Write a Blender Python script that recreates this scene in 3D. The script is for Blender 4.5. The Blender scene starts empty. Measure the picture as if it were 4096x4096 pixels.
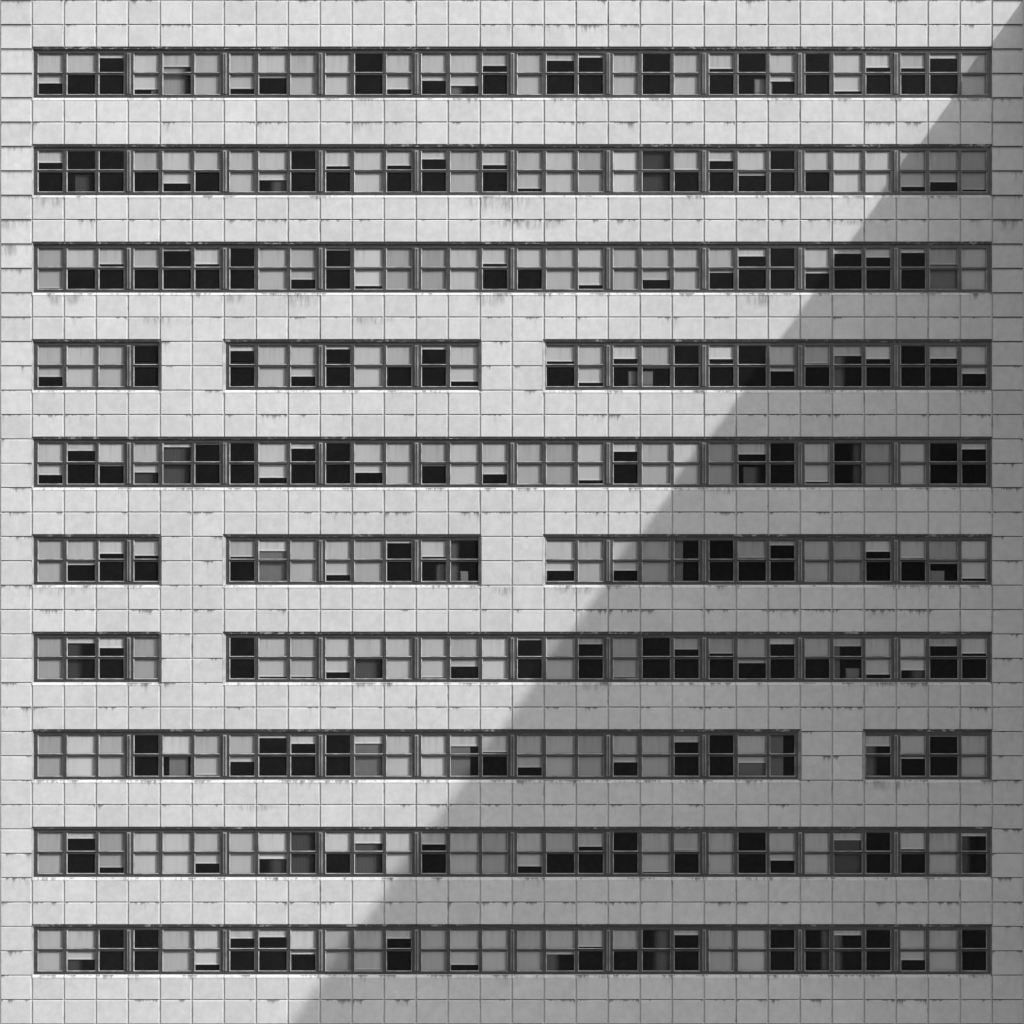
import bpy, math, random
random.seed(7)
C = bpy.context.scene.collection
SC = bpy.context.scene

# ---------------------------------------------------------------- scale
# facade: tiles 1.25 m wide and H high; 32 x 42 of them fill the photo (40 m x 40 m)
PX = 1 / 102.4                    # metres per photo pixel at the wall plane
TW = 1.25
H = 40.0 / 42.0
BASE = 12                         # tile courses below the photo's lower edge
TOPZ = (BASE + 42) * H
def X(px): return (px - 2048) * PX
def Zrow(r): return TOPZ - (2 + 4 * r) * H      # top module line of window row r

# ---------------------------------------------------------------- helpers
class MB:
    def __init__(s): s.v = []; s.f = []; s.m = []
    def quad(s, a, b, c, d, m=0):
        n = len(s.v); s.v += [a, b, c, d]; s.f.append((n, n + 1, n + 2, n + 3)); s.m.append(m)
    def box(s, x0, x1, y0, y1, z0, z1, m=0):
        n = len(s.v)
        s.v += [(x0, y0, z0), (x1, y0, z0), (x1, y1, z0), (x0, y1, z0), (x0, y0, z1), (x1, y0, z1), (x1, y1, z1), (x0, y1, z1)]
        for q in ((0, 1, 5, 4), (1, 2, 6, 5), (2, 3, 7, 6), (3, 0, 4, 7), (4, 5, 6, 7), (3, 2, 1, 0)):
            s.f.append(tuple(n + i for i in q)); s.m.append(m)
    def slab(s, x0, x1, z0, z1, yf, yb, bl, br, bt, bb, d, m=0):
        """a panel with its front at yf, edges chamfered by bl/br/bt/bb over depth d, sides running back to yb"""
        n = len(s.v)
        s.v += [(x0 + bl, yf, z0 + bb), (x1 - br, yf, z0 + bb), (x1 - br, yf, z1 - bt), (x0 + bl, yf, z1 - bt),
                (x0, yf + d, z0), (x1, yf + d, z0), (x1, yf + d, z1), (x0, yf + d, z1),
                (x0, yb, z0), (x1, yb, z0), (x1, yb, z1), (x0, yb, z1)]
        s.f.append((n, n + 1, n + 2, n + 3)); s.m.append(m)
        for k in (0, 4):
            for i in range(4):
                j = (i + 1) % 4
                s.f.append((n + k + 4 + i, n + k + 4 + j, n + k + j, n + k + i)); s.m.append(m)
    def ring(s, x0, x1, z0, z1, yf, yb, w, wb=None, bev=0.012, m=0, wt=None, mb=2):
        """a picture-frame ring, with a bevel on its inner edge"""
        wb = w if wb is None else wb; wt = w if wt is None else wt
        o = [(x0, z0), (x1, z0), (x1, z1), (x0, z1)]
        i1 = [(x0 + w - bev, z0 + wb - bev), (x1 - w + bev, z0 + wb - bev), (x1 - w + bev, z1 - wt + bev), (x0 + w - bev, z1 - wt + bev)]
        i2 = [(x0 + w, z0 + wb), (x1 - w, z0 + wb), (x1 - w, z1 - wt), (x0 + w, z1 - wt)]
        for i in range(4):
            j = (i + 1) % 4
            P = lambda q, y: (q[0], y, q[1])
            s.quad(P(o[i], yf), P(o[j], yf), P(i1[j], yf), P(i1[i], yf), m)
            s.quad(P(i1[i], yf), P(i1[j], yf), P(i2[j], yf + bev), P(i2[i], yf + bev), mb if i != 2 else m)  # bevels coloured pale as lit edges, the top one dark as shade
            s.quad(P(i2[i], yf + bev), P(i2[j], yf + bev), P(i2[j], yb), P(i2[i], yb), m)
            s.quad(P(o[j], yf), P(o[i], yf), P(o[i], yb), P(o[j], yb), m)
    def mesh(s, name, mats):
        me = bpy.data.meshes.new(name); me.from_pydata(s.v, [], s.f)
        for m in mats: me.materials.append(m)
        if any(s.m): me.polygons.foreach_set('material_index', s.m)
        me.update(); return me
    def build(s, name, mats, parent=None, loc=(0, 0, 0)):
        if not isinstance(mats, (list, tuple)): mats = [mats]
        o = bpy.data.objects.new(name, s.mesh(name, mats)); C.objects.link(o)
        o.location = loc
        if parent: o.parent = parent
        return o
def tag(o, label, cat, group=None, kind=None):
    if label: o['label'] = label
    if cat: o['category'] = cat
    if group: o['group'] = group
    if kind: o['kind'] = kind
    return o
def empty(name, loc=(0, 0, 0)):
    o = bpy.data.objects.new(name, None); C.objects.link(o); o.location = loc; return o

# ---------------------------------------------------------------- materials
class NT:
    def __init__(s, name):
        s.mat = bpy.data.materials.new(name); s.mat.use_nodes = True
        s.t = s.mat.node_tree; s.t.nodes.clear()
        s.out = s.t.nodes.new('ShaderNodeOutputMaterial')
    def n(s, typ, **k):
        nd = s.t.nodes.new(typ)
        for a, b in k.items(): setattr(nd, a, b)
        return nd
    def l(s, a, b): s.t.links.new(a, b)
    def put(s, sock, v):
        if hasattr(v, 'is_output') or hasattr(v, 'links'): s.l(v, sock)
        else: sock.default_value = v
    def math(s, op, a, b=0.0, c=0.0, clamp=False):
        nd = s.n('ShaderNodeMath', operation=op, use_clamp=clamp)
        s.put(nd.inputs[0], a); s.put(nd.inputs[1], b); s.put(nd.inputs[2], c); return nd.outputs[0]
    def ramp(s, v, lo, hi, a=0.0, b=1.0):
        nd = s.n('ShaderNodeMapRange', clamp=True, interpolation_type='SMOOTHSTEP')
        s.put(nd.inputs['Value'], v); nd.inputs['From Min'].default_value = lo; nd.inputs['From Max'].default_value = hi
        s.put(nd.inputs['To Min'], a); s.put(nd.inputs['To Max'], b); return nd.outputs[0]
    def coords(s):
        g = s.n('ShaderNodeNewGeometry'); x = s.n('ShaderNodeSeparateXYZ'); s.l(g.outputs['Position'], x.inputs[0])
        return g.outputs['Position'], x.outputs[0], x.outputs[1], x.outputs[2]
    def vec(s, x=0.0, y=0.0, z=0.0):
        c = s.n('ShaderNodeCombineXYZ')
        s.put(c.inputs[0], x); s.put(c.inputs[1], y); s.put(c.inputs[2], z); return c.outputs[0]
    def noise(s, vec, scale, detail=3.0, rough=0.5):
        nd = s.n('ShaderNodeTexNoise'); s.l(vec, nd.inputs['Vector']); nd.inputs['Scale'].default_value = scale
        nd.inputs['Detail'].default_value = detail; nd.inputs['Roughness'].default_value = rough; return nd.outputs[0]
    def grey(s, v):
        c = s.n('ShaderNodeCombineColor'); [s.l(v, c.inputs[i]) for i in range(3)]; return c.outputs[0]
    def bsdf(s, colval, rough=0.8, spec=0.3, metal=0.0, bump=None, bstr=0.3, bdist=0.01):
        b = s.n('ShaderNodeBsdfPrincipled')
        if isinstance(colval, (int, float)): b.inputs['Base Color'].default_value = (colval, colval, colval, 1)
        else: s.l(s.grey(colval), b.inputs['Base Color'])
        s.put(b.inputs['Roughness'], rough); b.inputs['Specular IOR Level'].default_value = spec
        b.inputs['Metallic'].default_value = metal
        if bump is not None:
            bp = s.n('ShaderNodeBump'); bp.inputs['Strength'].default_value = bstr; bp.inputs['Distance'].default_value = bdist
            s.l(bump, bp.inputs['Height']); s.l(bp.outputs[0], b.inputs['Normal'])
        s.l(b.outputs[0], s.out.inputs[0]); return b

def m_cladding(name, base, sill=False):
    t = NT(name); P, x, y, z = t.coords()
    # each slab its own faint tone
    ix = t.math('FLOOR', t.math('DIVIDE', x, TW)); iz = t.math('FLOOR', t.math('DIVIDE', z, H))
    wn = t.n('ShaderNodeTexWhiteNoise', noise_dimensions='2D'); t.l(t.vec(ix, iz), wn.inputs['Vector'])
    tone = t.math('MULTIPLY_ADD', wn.outputs[0], 0.10, 0.95)
    # each slab's mottling has its own offset
    off = t.n('ShaderNodeVectorMath', operation='MULTIPLY_ADD'); t.l(wn.outputs[1], off.inputs[0])
    off.inputs[1].default_value = (31, 17, 23); t.l(P, off.inputs[2]); Q = off.outputs[0]
    mott = t.ramp(t.noise(Q, 3.2, 6, 0.65), 0.3, 0.7, 0.92, 1.05)
    cloud = t.ramp(t.noise(Q, 0.75, 2, 0.5), 0.3, 0.7, 0.975, 1.02)
    fine = t.ramp(t.noise(P, 30, 2, 0.6), 0.3, 0.7, 0.975, 1.025)
    pits = t.ramp(t.noise(Q, 9, 2, 0.5), 0.70, 0.78, 1.0, 0.90)
    pale = t.ramp(t.noise(Q, 5.5, 3, 0.6), 0.62, 0.76, 1.0, 1.09)
    big = t.ramp(t.noise(P, 0.09, 3, 0.5), 0.3, 0.7, 0.965, 1.03)
    v = t.math('MULTIPLY', t.math('MULTIPLY', t.math('MULTIPLY', tone, mott), t.math('MULTIPLY', fine, pits)), t.math('MULTIPLY', big, t.math('MULTIPLY', pale, cloud)))
    # soot drips under the horizontal joints: short, clustered
    down = t.math('SUBTRACT', H, t.math('FLOORED_MODULO', z, H)) if False else t.math('SUBTRACT', H, t.math('MODULO', t.math('ADD', z, 0.012), H))
    sx = t.math('MULTIPLY', x, 1.0)
    strk = t.noise(t.vec(t.math('MULTIPLY', sx, 6.0), t.math('MULTIPLY', iz, 3.3), 0.0), 1.0, 4, 0.7)           # narrow streaks
    clus = t.noise(t.vec(t.math('MULTIPLY', sx, 0.9), t.math('MULTIPLY', iz, 5.3), 2.0), 1.0, 2, 0.6)
    edge = t.math('ABSOLUTE', x)
    pier = t.math('MULTIPLY', t.ramp(edge, 18.65, 18.8, 0.0, 0.26), t.ramp(z, TOPZ - 18, TOPZ - 8, 0.15, 1.0))
    amt = t.math('ADD', t.ramp(clus, 0.46, 0.66), pier, clamp=True)
    length = t.math('MULTIPLY', t.ramp(strk, 0.40, 0.80, 0.03, 0.42), amt)
    length = t.math('MAXIMUM', length, t.math('MULTIPLY', pier, 0.4))
    drip = t.math('SUBTRACT', 1.0, t.math('DIVIDE', down, t.math('ADD', length, 0.002)), clamp=True)
    drip = t.math('MULTIPLY', drip, t.ramp(length, 0.012, 0.05))
    # long faint runs
    run = t.noise(t.vec(t.math('MULTIPLY', sx, 5.0), t.math('MULTIPLY', z, 0.25), 5.0), 1.0, 3, 0.6)
    runm = t.math('MULTIPLY', t.ramp(run, 0.52, 0.72), t.ramp(down, 0.0, 0.55, 1.0, 0.0))
    dark = t.math('MULTIPLY', t.math('SUBTRACT', 1.0, t.math('MULTIPLY', drip, 0.80)), t.math('SUBTRACT', 1.0, t.math('MULTIPLY', runm, t.math('MULTIPLY_ADD', amt, 0.30, 0.05))))
    v = t.math('MULTIPLY', v, dark)
    if sill:
        fx = t.math('ABSOLUTE', t.math('SUBTRACT', t.math('FRACT', t.math('ADD', t.math('DIVIDE', x, TW), 0.5)), 0.5))
        v = t.math('MULTIPLY', v, t.ramp(fx, 0.008, 0.018, 0.55, 1.0))
        st = t.noise(t.vec(t.math('MULTIPLY', x, 6.0), t.math('MULTIPLY', iz, 3.1), 0.0), 1.0, 3, 0.7)
        cl = t.noise(t.vec(t.math('MULTIPLY', x, 0.35), t.math('MULTIPLY', iz, 2.3), 7.0), 1.0, 2, 0.6)
        v = t.math('MULTIPLY', v, t.math('SUBTRACT', 1.0, t.math('MULTIPLY', t.math('MULTIPLY', t.ramp(st, 0.45, 0.7), t.ramp(cl, 0.46, 0.62)), 0.6)))
    # wide sooty washes below the sills of the second and third window rows
    wash = 1.0
    for (cx, cz, wx, hz) in ((1990, 788, 170, 75), (2120, 880, 210, 45), (262, 1179, 100, 55), (930, 1179, 60, 45), (1200, 1179, 90, 60), (1960, 1179, 95, 55), (3040, 1179, 80, 55),
                             (200, 788, 70, 55), (2010, 2349, 60, 40), (240, 2349, 120, 45), (2300, 2349, 90, 40), (1010, 3221, 120, 30), (3560, 3124, 130, 45), (30, 880, 60, 50),
                             (30, 980, 60, 60), (4030, 880, 60, 55), (3400, 878, 110, 30), (640, 1270, 90, 35), (1480, 1270, 120, 35), (2380, 2731, 80, 40), (2900, 1950, 80, 35)):
        dx = t.math('DIVIDE', t.math('SUBTRACT', x, X(cx)), wx * PX); dz = t.math('DIVIDE', t.math('SUBTRACT', z, TOPZ - cz * PX), hz * PX)
        up = t.math('MULTIPLY', t.ramp(t.math('ADD', t.math('MULTIPLY', dx, dx), t.math('MULTIPLY', dz, dz)), 0.0, 1.1, 1.0, 0.0), t.math('LESS_THAN', dz, 0.0))
        wash = t.math('SUBTRACT', wash, t.math('MULTIPLY', up, 0.45))
    stn = t.noise(t.vec(t.math('MULTIPLY', x, 5.5), 3.0, t.math('MULTIPLY', z, 0.8)), 1.0, 4, 0.7)
    keep = t.math('SUBTRACT', 1.0, t.math('MULTIPLY', t.math('SUBTRACT', 1.0, wash), t.ramp(stn, 0.40, 0.62)))
    v = t.math('MULTIPLY', v, keep)
    v = t.math('MULTIPLY', v, base)
    t.bsdf(v, 0.75, 0.25, bump=t.noise(P, 22, 4, 0.6), bstr=0.12, bdist=0.01)
    return t.mat

def m_mortar():
    t = NT('joint_mortar'); P, x, y, z = t.coords()
    a = t.ramp(t.noise(t.vec(t.math('MULTIPLY', x, 3.0), 0.0, t.math('MULTIPLY', z, 1.1)), 1.0, 3, 0.7), 0.52, 0.72, 1.0, 0.5)
    fz = t.math('ABSOLUTE', t.math('SUBTRACT', t.math('FRACT', t.math('ADD', t.math('DIVIDE', z, H), 0.5)), 0.5))
    fx = t.math('ABSOLUTE', t.math('SUBTRACT', t.math('FRACT', t.math('ADD', t.math('DIVIDE', x, TW), 0.5)), 0.5))
    bed = t.math('MULTIPLY', t.ramp(fz, 0.03, 0.04, 1.0, 0.0), t.ramp(fx, 0.03, 0.032, 0.0, 1.0))
    a = t.math('MULTIPLY', a, t.math('SUBTRACT', 1.0, t.math('MULTIPLY', bed, 0.9)))
    t.bsdf(t.math('MULTIPLY', a, 0.44), 0.9, 0.1); return t.mat

def m_frame():
    t = NT('dark_painted_metal'); P, x, y, z = t.coords()
    d = t.ramp(t.noise(t.vec(t.math('MULTIPLY', x, 1.6), y, t.math('MULTIPLY', z, 5.0)), 2.2, 4, 0.7), 0.35, 0.7, 0.75, 1.35)
    f = t.ramp(t.noise(P, 14, 3, 0.6), 0.62, 0.75, 1.0, 1.5)
    g = t.math('MULTIPLY', t.math('MULTIPLY', d, f), 0.044)
    t.bsdf(g, t.ramp(t.noise(P, 3, 3), 0.3, 0.7, 0.28, 0.40), 0.7); return t.mat

def m_flash():
    t = NT('lintel_flashing_metal'); P, x, y, z = t.coords()
    iz = t.math('FLOOR', t.math('DIVIDE', z, H))
    cl = t.noise(t.vec(t.math('MULTIPLY', x, 0.5), t.math('MULTIPLY', iz, 3.7), 0.0), 1.0, 2, 0.6)
    fl = t.noise(t.vec(t.math('MULTIPLY', x, 5.0), t.math('MULTIPLY', iz, 1.7), t.math('MULTIPLY', z, 6.0)), 1.0, 3, 0.7)
    m = t.math('MULTIPLY', t.ramp(cl, 0.45, 0.6), t.ramp(fl, 0.5, 0.62))
    t.bsdf(t.math('MULTIPLY_ADD', m, 0.30, 0.050), 0.5, 0.4); return t.mat

def m_simple(name, v, rough=0.8, spec=0.2, var=0.15, sc=4.0):
    t = NT(name); P, x, y, z = t.coords()
    t.bsdf(t.math('MULTIPLY', t.ramp(t.noise(P, sc, 3), 0.3, 0.7, 1 - var, 1 + var), v), rough, spec); return t.mat

def m_blind(name, k):
    """roller blind cloth; each blind's own tone comes from the object's colour"""
    t = NT(name); P, x, y, z = t.coords()
    oi = t.n('ShaderNodeObjectInfo'); sp = t.n('ShaderNodeSeparateColor'); t.l(oi.outputs['Color'], sp.inputs[0])
    fold = t.noise(t.vec(t.math('MULTIPLY', x, 6.5), t.math('MULTIPLY', oi.outputs['Random'], 50.0), t.math('MULTIPLY', z, 0.45)), 1.0, 3, 0.6)
    soft = t.ramp(fold, 0.35, 0.7, 1.02, 0.955)
    tc = t.n('ShaderNodeTexCoord'); s2 = t.n('ShaderNodeSeparateXYZ'); t.l(tc.outputs['Object'], s2.inputs[0])
    top = t.ramp(s2.outputs[2], -0.75, 0.0, 0.0, 1.0)
    streak = t.math('SUBTRACT', 1.0, t.math('MULTIPLY', t.math('MULTIPLY', t.ramp(fold, 0.48, 0.66), top), 0.14))
    blot = t.ramp(t.noise(P, 4.5, 4, 0.65), 0.62, 0.78, 1.0, 0.88)
    v = t.math('MULTIPLY', t.math('MULTIPLY', soft, streak), t.math('MULTIPLY', blot, sp.outputs[0]))
    t.bsdf(t.math('MULTIPLY', v, k), 0.9, 0.1); return t.mat

def m_glass():
    t = NT('window_glass'); P, x, y, z = t.coords()
    dirt = t.ramp(t.noise(P, 2.5, 4, 0.65), 0.35, 0.75, 0.015, 0.022)
    tr = t.n('ShaderNodeBsdfTransparent'); tr.inputs[0].default_value = (0.90, 0.90, 0.90, 1)
    df = t.n('ShaderNodeBsdfDiffuse'); df.inputs[0].default_value = (0.5, 0.5, 0.5, 1)
    gl = t.n('ShaderNodeBsdfGlossy'); gl.inputs[0].default_value = (0.9, 0.9, 0.9, 1); gl.inputs['Roughness'].default_value = 0.06
    m1 = t.n('ShaderNodeMixShader'); t.l(dirt, m1.inputs[0]); t.l(tr.outputs[0], m1.inputs[1]); t.l(df.outputs[0], m1.inputs[2])
    m2 = t.n('ShaderNodeMixShader'); lw = t.n('ShaderNodeLayerWeight'); lw.inputs[0].default_value = 0.5; fr = t.math('MULTIPLY_ADD', t.math('POWER', lw.outputs['Facing'], 4.0), 0.35, 0.008)
    t.l(fr, m2.inputs[0]); t.l(m1.outputs[0], m2.inputs[1]); t.l(gl.outputs[0], m2.inputs[2])
    t.l(m2.outputs[0], t.out.inputs[0]); return t.mat

WALL = m_cladding('stone_cladding', 0.50)
JAMB = m_simple('grey_jamb_stone', 0.30, 0.85, 0.2, 0.2, 3.0)  # jamb stone in a darker grey than the wall
SILL = m_cladding('pale_sill_stone', 0.64, True)
MORTAR = m_mortar(); FRAME = m_frame(); FLASH = m_flash(); GLASS = m_glass()
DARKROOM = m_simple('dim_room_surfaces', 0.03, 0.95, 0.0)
CLOTH = m_blind('blind_cloth', 1.0); HEM = m_blind('blind_hem_cloth', 1.22)
LIT_EDGE = m_simple('lit_edge_trim', 0.30, 0.4, 0.8, 0.35, 3.0)  # pale colour standing in for bright light on the sash bevels
WHITE = m_simple('wing_bounce_white', 0.88, 0.8, 0.1, 0.05, 0.5)  # for the unseen wing, white to bounce light onto the shaded wall
PAVE = m_simple('concrete_paving', 0.19, 0.9, 0.1, 0.12, 0.3)
ROOF = m_simple('roof_gravel', 0.2, 0.9, 0.1, 0.15, 1.0)

# ---------------------------------------------------------------- which cells are openings
BANDS = []                                            # (row, first col, last col): window columns are 1..30
for r in range(10):
    if r in (3, 5): BANDS += [(r, 1, 4), (r, 7, 14), (r, 17, 30)]
    elif r == 6: BANDS += [(r, 1, 4), (r, 7, 30)]
    elif r == 7: BANDS += [(r, 1, 24), (r, 27, 30)]
    else: BANDS.append((r, 1, 30))
open_cells = set()
for r, a, b in BANDS:
    for c in range(a, b + 1):
        open_cells.add((c, 2 + 4 * r)); open_cells.add((c, 3 + 4 * r))      # (column, course from the photo's top)

# ---------------------------------------------------------------- building
bld = empty('office_building', (0, 0, 0))
tag(bld, 'broad office facade of pale square stone slabs with long dark ribbon windows', 'office building')
UP, LO, HI = 9 * PX, 11 * PX, 6 * PX                   # how far the splay of an opening eats into its neighbours
LEFT, DEPTH, TOPC = -8, 14.0, -4
wall = MB()
XR = 20.28                                            # where the side wing meets the facade
for c in range(LEFT, 33):
    for k in range(TOPC, 42 + BASE):
        if (c, k) in open_cells: continue
        x0 = X(c * 128); x1 = x0 + TW
        z1 = TOPZ - k * H; z0 = z1 - H
        ops = lambda cc, kk: (cc, kk) in open_cells
        if x1 > XR: x1 = XR
        tb = ops(c, k + 1); tt = ops(c, k - 1); tl = ops(c - 1, k); tr = ops(c + 1, k)
        if tb: z0 += UP
        if tt: z1 -= LO
        if tl: x0 += HI if c != 31 else 0
        if tr: x1 -= HI if c != 0 else 0
        # corner cells of the piers / spandrels
        wall.quad((x0, .036, z0), (x1, .036, z0), (x1, .036, z1), (x0, .036, z1), 1)
        gx = 3.6 * PX; gz = 1.6 * PX
        piers = (c == 0 and k < 11) or (c == 31 and 0 <= k < 7)
        a = 0 if tl else gx; b = 0 if tr else gx
        jx = random.uniform(-.004, .004)
        wall.slab(x0 + a, x1 - b, z0 + (0 if tb else gz), z1 - (0 if tt else gz), random.uniform(-.003, .003) , .038,
                  .006, .018, .008 if tt else (.045 if not piers else .010), .005, .026, 0)
# sides, back and roof of the block
x0 = X(LEFT * 128); zt = TOPZ - TOPC * H
wall.quad((x0, DEPTH, 0), (x0, .03, 0), (x0, .03, zt), (x0, DEPTH, zt))
wall.quad((XR, .03, 0), (XR, DEPTH, 0), (XR, DEPTH, zt), (XR, .03, zt))
wall.quad((XR, DEPTH, 0), (x0, DEPTH, 0), (x0, DEPTH, zt), (XR, DEPTH, zt))
wall.build('wall', [WALL, MORTAR], bld)
rf = MB(); rf.box(x0 - .1, XR, -.08, DEPTH, zt, zt + .25); rf.build('roof', ROOF, bld)

# the wing that stands out from the facade beyond the photo's right edge and casts the diagonal shade
BETA = math.radians(38)                                # wing swung off the facade's normal to open sky to the shaded wall
SZ = 0.95; SXX = SZ / 1.398 + math.tan(BETA)            # sun: metres up and sideways per metre out
SLOPE = SZ * math.cos(BETA)
WZ = TOPZ + .07 + (XR - 20.0) * 1.398
wg = MB(); wg.box(0, 9, -4.0, .0, 0, 10.0)
zb = 10.0; steps = []                                  # storeys step outward going up, shaped to let fill light in below
while zb < WZ - .5:
    ztp = min(zb + 4.15, WZ)
    if WZ - ztp < 1.5: ztp = WZ
    out = max(4.5, (ztp - 9.0) / SLOPE) if ztp < WZ else 62.0
    wg.box(0, 9, -out, .0, zb, ztp); steps.append((zb, ztp, out)); zb = ztp + .0
wing = wg.build('side_wing', WHITE, bld, (XR, -.001, 0)); wing.rotation_euler.z = BETA
# interiors
for r in range(10):
    z = Zrow(r); m = MB()
    xa, xb = X(128) - .4, X(3968) + .4; y0, y1 = .30, 5.0; za, zb = z - 2 * H - .9, z + .35
    m.quad((xa, y1, za), (xb, y1, za), (xb, y1, zb), (xa, y1, zb))
    m.quad((xa, y0, za), (xb, y0, za), (xb, y1, za), (xa, y1, za))
    m.quad((xa, y0, zb), (xa, y1, zb), (xb, y1, zb), (xb, y0, zb))
    m.quad((xa, y0, za), (xa, y1, za), (xa, y1, zb), (xa, y0, zb))
    m.quad((xb, y0, za), (xb, y0, zb), (xb, y1, zb), (xb, y1, za))
    m.build('interior', DARKROOM, bld)

# ---------------------------------------------------------------- ribbon windows
# glass extents inside a group of three windows (photo pixels from the group's start)
GX = {0: (23, 119), 1: (139, 249), 2: (267, 364)}
def glass_px(c):
    g, i = divmod(c - 1, 3); s = 128 + 384 * g
    return s + GX[i][0], s + GX[i][1]
RT, RM0, RM1, RB = 18.5, 90.5, 103.0, 179.0            # glass top, rail top, rail bottom, glass bottom
YF, YS, YG = .12, .135, .172                           # frame front, sash front, glass
R = 4.5 * PX
win_mesh = {}
for i in range(3):
    w = (GX[i][1] - GX[i][0]) * PX
    m = MB()
    zu0, zu1 = -RM0 * PX, -RT * PX; zl0, zl1 = -RB * PX, -RM1 * PX
    m.ring(-R, w + R, zu0 - .035, zu1 + R, YS, YG + .02, R, wb=.042, wt=R, bev=.026)
    m.ring(-R, w + R, zl0 - R, zl1 + .055, YS - .028, YG + .02, R, wb=R, wt=.055, bev=.026)
    for (a, b) in ((zu0, zu1), (zl0, zl1)):
        m.quad((-.01, YG, a - .01), (w + .01, YG, a - .01), (w + .01, YG, b + .01), (-.01, YG, b + .01), 1)
    win_mesh[i] = m.mesh('window', [FRAME, GLASS, LIT_EDGE])
mc = MB()
mc.slab(-7.5 * PX, 7.5 * PX, -179 * PX, -15 * PX, -.055, 0, .012, .012, .03, .012, .02)
mc.box(-3 * PX, 3.4 * PX, -.063, -.054, -177 * PX, -20 * PX, 1)  # dark middle, so the paler edge colour reads as lit strips
mull_mesh = mc.mesh('mullion_cover', [m_simple('lit_strip_aluminium', 0.20, 0.45, 0.6, 0.3, 2.0), FRAME])

for r, a, b in BANDS:
    zt = Zrow(r)
    xo0, xo1 = 128 * a, 128 * (b + 1)
    # outer / inner rectangle of the splay
    ox0 = X(xo0) - (HI if a != 1 else 0); ox1 = X(xo1) + (HI if b != 30 else 0)
    ix0 = X(xo0) + (HI if a != 1 else 4 * PX); ix1 = X(xo1) - (HI if b != 30 else 4 * PX)
    oz1, iz1 = zt + UP, zt - 3 * PX
    oz0, iz0 = zt - 2 * H - LO, zt - 2 * H + 1 * PX
    xe = lambda y, s: (ox0 + (ix0 - ox0) * max(y, 0) / YF) if s == 0 else (ox1 + (ix1 - ox1) * max(y, 0) / YF)
    # frame: one mesh of rails and posts around the sashes
    m = MB()
    top, bot = iz1, iz0
    gz1, gz0 = zt - RT * PX + R, zt - RB * PX - R
    m.box(ix0 - .03, ix1 + .03, YF, YF + .09, gz1, top + .03)
    m.box(ix0 - .03, ix1 + .03, YF, YF + .09, bot - .03, gz0)
    m.box(ix0, ix1, YF - .012, YF, bot + .002, bot + .035)                # lower weather bar
    m.box(ix0, ix1, YF - .010, YF, top - .028, top - .002)                # upper weather bar
    last = ix0 - .03
    for c in range(a, b + 1):
        g0, g1 = glass_px(c)
        m.box(last, X(g0) - R, YF + .001, YF + .09, gz0, gz1)
        last = X(g1) + R
    m.box(last, ix1 + .03, YF + .001, YF + .09, gz0, gz1)
    band = m.build('ribbon_window', FRAME, bld, (0, 0, 0))
    # lintel: sloping flashing, small upright lip, dark soffit
    prof = [(-.008, oz1), (.030, zt + 2 * PX), (.026, zt + 2 * PX), (.026, zt - .2 * PX), (YF, iz1)]
    m = MB()
    for (y0, z0), (y1, z1) in zip(prof, prof[1:]):
        m.quad((xe(y0, 0), y0, z0), (xe(y1, 0), y1, z1), (xe(y1, 1), y1, z1), (xe(y0, 1), y0, z0))
    m.quad((ox0, 0.02, oz1), (ox0, -.008, oz1), (ox1, -.008, oz1), (ox1, 0.02, oz1))
    m.build('lintel', FLASH, band)
    # sill: pale sloping stone
    prof = [(YF, iz0), (.02, oz0 + 3.5 * PX), (-.012, oz0 + 3.0 * PX), (-.012, oz0)]
    m = MB()
    for (y0, z0), (y1, z1) in zip(prof, prof[1:]):
        m.quad((xe(y0, 0), y0, z0), (xe(y1, 0), y1, z1), (xe(y1, 1), y1, z1), (xe(y0, 1), y0, z0))
    m.quad((ox0, -.012, oz0), (ox0, .03, oz0), (ox1, .03, oz0), (ox1, -.012, oz0))
    m.build('sill', SILL, band)
    for s in (0, 1):
        m = MB(); o, i = (ox0, ix0) if s == 0 else (ox1, ix1)
        m.quad((o, .0, oz1 - .01), (o, .0, oz0 + .03), (i, YF, iz0), (i, YF, iz1))
        m.build('jamb', JAMB, band)
    for c in range(a, b + 1):
        g0, g1 = glass_px(c)
        o = bpy.data.objects.new('window', win_mesh[(c - 1) % 3]); C.objects.link(o); o.parent = band
        o.location = (X(g0), 0, zt)
        if c % 3 == 0 and c != b:
            o = bpy.data.objects.new('mullion_cover', mull_mesh); C.objects.link(o); o.parent = band
            o.location = (X(128 + 128 * c + 1.5), YF, zt)

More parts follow.
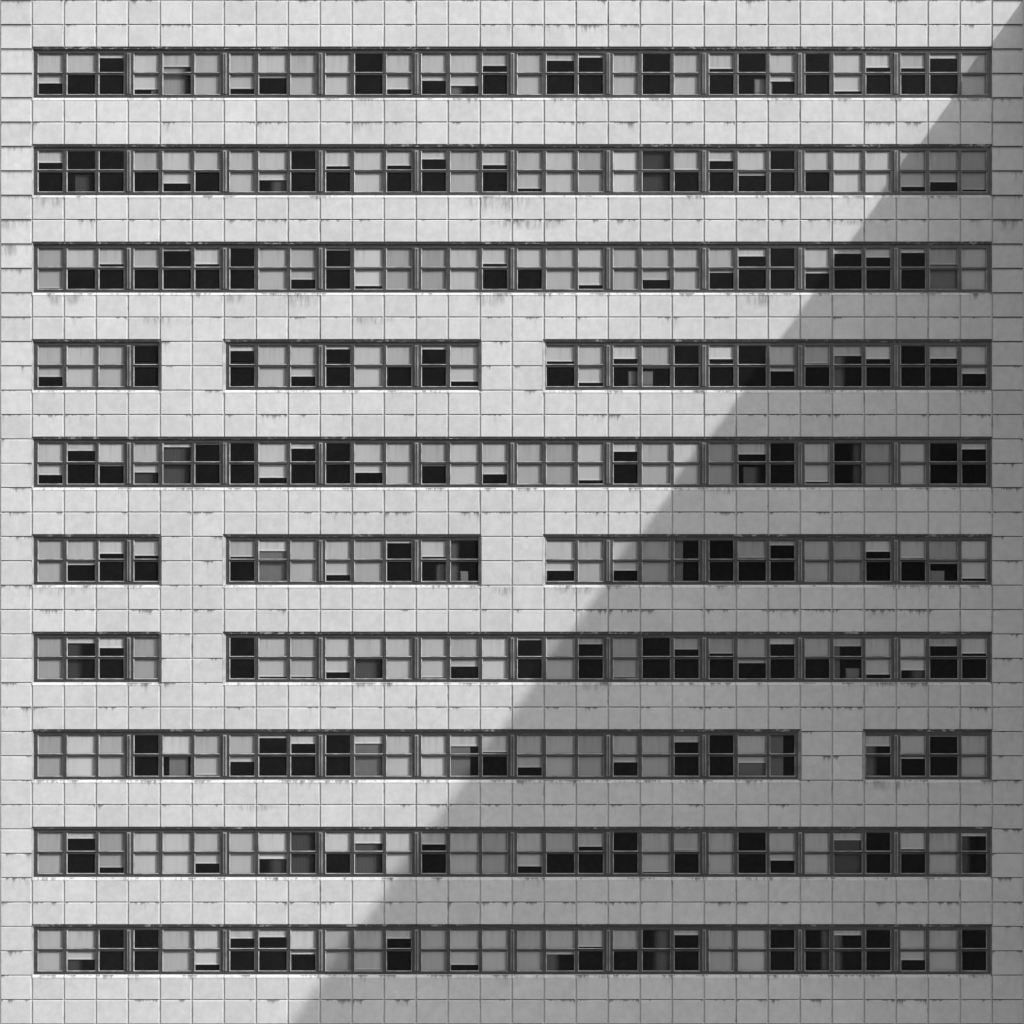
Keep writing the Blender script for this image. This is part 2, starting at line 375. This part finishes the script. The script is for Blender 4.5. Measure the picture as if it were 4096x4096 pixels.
# ---------------------------------------------------------------- roller blinds
# lower edge of each blind (0 = no blind in view, F = down to the sill) and its tone, one entry per window
F = 999
D = [
 [(225,3),(165,3),(72,3),(262,3),(125,2),(F,2),(258,2),(192,3),(F,2),(F,3),(0,0),(261,3),(209,3),(240,3),(119,2),(F,2),(88,2),(69,3),(F,2),(0,0),(F,2),(133,3),(0,0),(207,3),(0,0),(265,3),(126,4),(130,2),(72,3),(F,3)],
 [(117,3),(0,0),(0,0),(165,2),(242,3),(165,3),(F,3),(222,3),(0,0),(138,3),(F,3),(134,3),(96,3),(F,2),(131,3),(273,2),(F,3),(F,1),(F,4),(0,0),(155,3),(103,3),(188,3),(0,0),(160,3),(F,4),(F,4),(255,2),(227,2),(271,1)],
 [(288,1),(165,3),(142,3),(160,2),(62,2),(142,4),(0,0),(F,2),(235,2),(59,3),(274,4),(F,1),(F,1),(F,3),(140,3),(163,3),(F,2),(269,3),(F,2),(237,2),(F,2),(188,2),(92,4),(0,0),(191,3),(76,3),(98,3),(71,3),(140,1),(F,3)],
 [(235,2),(F,3),(F,2),(0,0),None,None,(78,3),(F,3),(233,3),(68,3),(F,3),(165,2),(69,3),(263,3),None,None,(142,3),(271,3),(126,4),(183,2),(0,0),(124,4),(0,0),(195,3),(149,2),(105,2),(123,4),(0,0),(121,4),(210,4)],
 [(240,3),(94,3),(186,4),(225,3),(72,3),(56,2),(0,0),(257,4),(81,3),(0,0),(227,3),(F,3),(186,2),(F,3),(236,3),(F,2),(F,1),(272,3),(99,3),(F,2),(F,4),(F,1),(112,3),(0,0),(274,3),(0,0),(F,1),(F,3),(0,0),(82,4)],
 [(F,2),(196,3),(128,4),(140,3),None,None,(147,2),(112,4),(F,2),(257,3),(F,2),(64,3),(147,3),(0,0),None,None,(231,3),(F,2),(230,4),(F,1),(0,0),(0,0),(148,1),(75,2),(F,2),(F,1),(112,4),(150,3),(183,1),(270,4)],
 [(F,1),(81,3),(110,4),(F,1),None,None,(0,0),(284,3),(285,2),(257,3),(165,3),(F,3),(288,3),(222,2),(F,4),(62,3),(F,3),(87,2),(287,1),(0,0),(115,1),(139,1),(195,2),(84,3),(160,2),(96,2),(262,3),(237,4),(96,2),(139,4)],
 [(F,1),(F,4),(F,2),(0,0),(165,4),(289,2),(210,2),(66,3),(101,4),(0,0),(100,4),(F,3),(F,4),(116,3),(152,4),(244,2),(F,2),(F,1),(213,2),(F,2),(89,2),(0,0),(210,3),(0,0),None,None,(112,3),(185,3),(55,2),(F,3)],
 [(F,2),(86,3),(261,1),(F,3),(F,4),(237,3),(F,3),(209,4),(0,0),(165,4),(115,4),(F,4),(121,3),(F,3),(F,1),(254,3),(165,2),(135,2),(0,0),(288,2),(152,2),(F,2),(0,0),(212,3),(F,3),(93,3),(0,0),(146,4),(F,3),(69,4)],
 [(F,2),(229,3),(0,0),(0,0),(F,2),(260,4),(102,3),(94,4),(197,4),(F,2),(291,3),(103,3),(F,2),(261,3),(F,3),(F,2),(198,3),(152,3),(165,2),(0,0),(79,3),(F,2),(F,3),(0,0),(0,0),(80,3),(0,0),(225,3),(F,3),(0,0)],
]
TONE = {1: .315, 2: .375, 3: .44, 4: .51}
TW_ = {1: 'dull grey', 2: 'mid grey', 3: 'light grey', 4: 'nearly white'}
ORD = ('first second third fourth fifth sixth seventh eighth ninth tenth eleventh twelfth thirteenth fourteenth fifteenth sixteenth '
       'seventeenth eighteenth nineteenth twentieth twenty-first twenty-second twenty-third twenty-fourth twenty-fifth twenty-sixth '
       'twenty-seventh twenty-eighth twenty-ninth thirtieth').split()
ROWW = ['top', 'second', 'third', 'fourth', 'fifth', 'sixth', 'seventh', 'eighth', 'ninth', 'bottom']
def where(r, c):
    idx = sum(1 for k in range(c) if D[r][k] is not None)        # position among the row's windows
    return ORD[idx - 1], ROWW[r]
def rel_of(c, v):
    return v / (1.509 if c <= 20 else 1.4636) - 15
YB = .225
for r in range(10):
    zt = Zrow(r)
    for c in range(1, 31):
        e = D[r][c - 1]
        if not e or e[0] == 0: continue
        full = e[0] == F
        rel = 186 if full else rel_of(c, e[0])
        if 92 < rel < 106 and not full: rel = 97
        g0, g1 = glass_px(c)
        w = (g1 - g0 + 5) * PX; x0 = X(g0 - 2.5)
        drop = (rel - 12) * PX
        n = 10; m = MB()
        ph, am = random.uniform(0, 6), random.uniform(.001, .004)
        tilt = random.uniform(-.004, .004) if not full else 0
        hem = min(.062, drop * .6)
        zb = -drop + hem
        for i in range(n):                                   # cloth with the faintest of ripples
            u0, u1 = i / n, (i + 1) / n
            y0, y1 = am * math.sin(ph + 5 * u0), am * math.sin(ph + 5 * u1)
            t0, t1 = tilt * (u0 - .5), tilt * (u1 - .5)
            m.quad((w * u0, y0, zb + t0), (w * u1, y1, zb + t1), (w * u1, y1, 0), (w * u0, y0, 0))
            m.quad((w * u1, y1 + .003, zb + t1), (w * u0, y0 + .003, zb + t0), (w * u0, y0 + .003, 0), (w * u1, y1 + .003, 0))
        ob = m.build('roller_blind', CLOTH, None, (x0, YB, zt - 12 * PX))
        tone = TONE[e[1]] * random.uniform(.94, 1.06)
        ob.color = (tone, tone, tone, 1)
        h = MB(); h.slab(0, w, zb - hem, zb, -.009, .012, .002, .002, .006, .006, .004)
        hb = h.build('hem_bar', HEM, ob); hb.color = (tone, tone, tone, 1)
        if full: st = 'fully lowered'
        elif rel < 40: st = 'rolled almost up'
        elif rel < 70: st = 'lowered a third'
        elif rel < 92: st = 'covering most of the upper pane'
        elif rel < 104: st = 'lowered over the upper pane'
        elif rel < 130: st = 'lowered past halfway'
        elif rel < 160: st = 'lowered three quarters'
        else: st = 'lowered almost to the sill'
        o_, w_ = where(r, c)
        shade = TW_[e[1]].replace('nearly ', '') if rel >= 70 and rel < 92 else TW_[e[1]]
        tag(ob, f'{shade} blind {st}, {o_} window of the {w_} window row', 'roller blind', 'roller blinds in the office windows')

# ---------------------------------------------------------------- things seen dimly inside
mat_cache = {}
def pm(v):
    if v not in mat_cache: mat_cache[v] = m_simple('interior_grey_paint', v, .9, .1, .05)
    return mat_cache[v]
def sheer(v, side):
    key = (v, side)
    if key in mat_cache: return mat_cache[key]
    t = NT('fading_grey'); tc = t.n('ShaderNodeTexCoord'); sp = t.n('ShaderNodeSeparateXYZ'); t.l(tc.outputs['Generated'], sp.inputs[0])
    a = t.ramp(sp.outputs[0], .5, .97, 1.0, 0.0) if side == 'R' else t.ramp(sp.outputs[0], .03, .5, 0.0, 1.0)  # opacity fade stands in for soft shading across a grey shape
    d = t.n('ShaderNodeBsdfDiffuse'); d.inputs[0].default_value = (v, v, v, 1); tr = t.n('ShaderNodeBsdfTransparent')
    m = t.n('ShaderNodeMixShader'); t.l(a, m.inputs[0]); t.l(tr.outputs[0], m.inputs[1]); t.l(d.outputs[0], m.inputs[2]); t.l(m.outputs[0], t.out.inputs[0])
    mat_cache[key] = t.mat; return t.mat
# row, col, from, to (of the pane's width), top (None: above the head), albedo, fading side
INSIDE = [
 (1,4,.68,1.1,None,.20,'N'),(1,5,-.1,.95,None,.36,'R'),(1,14,-.1,.5,None,.17,'R'),(1,23,.6,1.25,115,.26,'N'),
 (2,2,.25,.9,110,.07,'R'),(2,8,.3,1,None,.10,'L'),(2,20,-.05,1.05,None,.06,'R'),(3,29,-.1,1.1,None,.20,'N'),
 (4,26,-.1,.5,None,.16,'R'),(5,4,-.1,1.1,None,.06,'R'),(5,5,-.1,1.1,None,.085,'R'),(5,23,.2,.85,112,.13,'R'),(5,26,.6,1.1,None,.10,'L'),
 (6,8,-.1,1.1,None,.20,'N'),(6,13,.5,1.1,112,.16,'L'),(6,14,-.1,.35,None,.12,'R'),(6,14,.34,.62,141,.22,'N'),(6,21,-.1,.36,None,.18,'N'),(6,29,.03,.55,139,.28,'N'),
 (7,2,-.1,.6,None,.06,'R'),(7,11,-.1,1.1,None,.095,'R'),(7,26,-.1,.22,None,.16,'N'),(7,26,.45,.95,141,.22,'N'),(7,28,.3,1.1,None,.12,'L'),
 (8,5,.2,.88,None,.22,'N'),(8,11,-.1,1.1,None,.19,'N'),(8,14,-.1,.7,None,.20,'N'),(8,23,-.1,1.1,None,.16,'N'),(8,24,-.1,.55,None,.17,'N'),(8,27,-.1,.55,None,.15,'R'),
 (9,8,.2,1.1,None,.07,'L'),(9,9,-.1,1.1,None,.075,'R'),(9,11,-.1,1.1,None,.11,'R'),(9,26,-.1,1.1,None,.09,'N'),(9,30,-.1,.45,None,.10,'R'),
 (10,2,-.1,.6,None,.07,'R'),(10,17,-.1,.55,None,.14,'R'),(10,20,.3,1.1,None,.13,'L'),(10,25,.6,1.1,None,.15,'L'),(10,26,-.1,.4,None,.15,'R'),
 (4,19,.62,1.65,117,.20,'N'),
]
for r, c, f0, f1, top, alb, fade in INSIDE:
    alb = round(alb * .72, 3)
    zt = Zrow(r - 1); g0, g1 = glass_px(c)
    x0 = X(g0 + f0 * (g1 - g0)); x1 = X(g0 + f1 * (g1 - g0))
    z1 = zt + .3 if top is None else zt - top * PX
    z0 = zt - 2 * H - .88
    w = x1 - x0; m = MB(); cab = fade == 'N' and top is not None
    if cab:
        # a filing cabinet: body, plinth, lid edge and drawer lines
        h = z1 - z0
        m.slab(-w / 2, w / 2, .06, h, -.2, .2, .006, .006, .006, .006, .006)
        m.box(-w / 2 + .03, w / 2 - .03, -.17, .17, 0, .06)
        ob = m.build('filing_cabinet', pm(alb), None, ((x0 + x1) / 2, .50, z0))
        for k in range(3):
            q = MB(); zz = .1 + k * (h - .12) / 3
            q.slab(-w / 2 + .03, w / 2 - .03, zz, zz + (h - .12) / 3 - .02, -.216, -.2, .004, .004, .004, .004, .004)
            q.build('drawer', pm(alb), ob)
        nm, ct, wd = 'filing_cabinet', 'cabinet', 'pale box shaped cabinet'
        gp = 'cabinets seen inside the windows'
    else:
        h = z1 - z0
        if fade == 'N':
            m.slab(-w / 2, w / 2, 0, h, -.02, .02, .004, .004, .004, .004, .004)
            ob = m.build('partition', pm(alb), None, ((x0 + x1) / 2, .30, z0))
            wd, ct = 'dim grey partition', 'partition'
            gp = 'partitions seen inside the windows'
        else:
            n = 40                                              # rippled panel, added to carry the grey's sideways fade into dark
            ys = [.0025 * math.sin(i * 1.9 + r) * math.sin(i * .53 + c) for i in range(n + 1)]
            for i in range(n):
                xa, xb = w * (i / n - .5), w * ((i + 1) / n - .5)
                m.quad((xa, ys[i], 0), (xb, ys[i + 1], 0), (xb, ys[i + 1], h), (xa, ys[i], h))
            ob = m.build('fading_panel', sheer(alb, fade), None, ((x0 + x1) / 2, .30, z0))
            wd, ct = 'dim fading grey shape', 'grey shape'
            gp = 'fading grey shapes seen inside the windows'
    o_, w_ = where(r - 1, c)
    tag(ob, f'{wd} indoors behind the {o_} window of the {w_} window row', ct, gp, 'thing')

# ---------------------------------------------------------------- ground
g = MB(); g.quad((-900, -900, 0), (900, -900, 0), (900, 900, 0), (-900, 900, 0))
tag(g.build('ground', PAVE), None, None, None, 'structure')

# ---------------------------------------------------------------- sun, sky, camera
s = (SXX, -1.0, SZ); L = math.sqrt(sum(v * v for v in s)); s = tuple(v / L for v in s)
elev = math.asin(s[2]); az = math.atan2(s[0], s[1])        # from +Y towards +X
sun = bpy.data.lights.new('sun', 'SUN'); sun.energy = 3.5; sun.angle = math.radians(0.4); sun.color = (1, 1, 1)
so = bpy.data.objects.new('sun', sun); C.objects.link(so); so.location = (40, -60, 90)
import mathutils
so.rotation_euler = mathutils.Vector(s).to_track_quat('Z', 'Y').to_euler()
W = bpy.data.worlds.new('World'); SC.world = W; W.use_nodes = True
nt = W.node_tree; bg = nt.nodes['Background']
sky = nt.nodes.new('ShaderNodeTexSky'); sky.sky_type = 'NISHITA'; sky.sun_disc = False
sky.sun_elevation = elev; sky.sun_rotation = az; sky.dust_density = 8.0; sky.air_density = 1.6; sky.ozone_density = 0.0
bw = nt.nodes.new('ShaderNodeRGBToBW')                     # the photograph is black and white
nt.links.new(sky.outputs[0], bw.inputs[0]); nt.links.new(bw.outputs[0], bg.inputs[0]); bg.inputs[1].default_value = 0.15

cam = bpy.data.cameras.new('camera'); co = bpy.data.objects.new('camera', cam); C.objects.link(co)
DIST = 85.0
co.location = (0, -DIST, TOPZ - 20.0); co.rotation_euler = (math.radians(90), 0, 0)
cam.sensor_width = 36; cam.lens = 36 * DIST / 40.0; cam.clip_end = 3000; cam.clip_start = .5
SC.camera = co
SC.view_settings.view_transform = 'Standard'; SC.view_settings.look = 'None'
SC.view_settings.exposure = 0.02; SC.view_settings.gamma = 1
SC.cycles.max_bounces = 8; SC.cycles.transparent_max_bounces = 12; SC.cycles.use_denoising = True
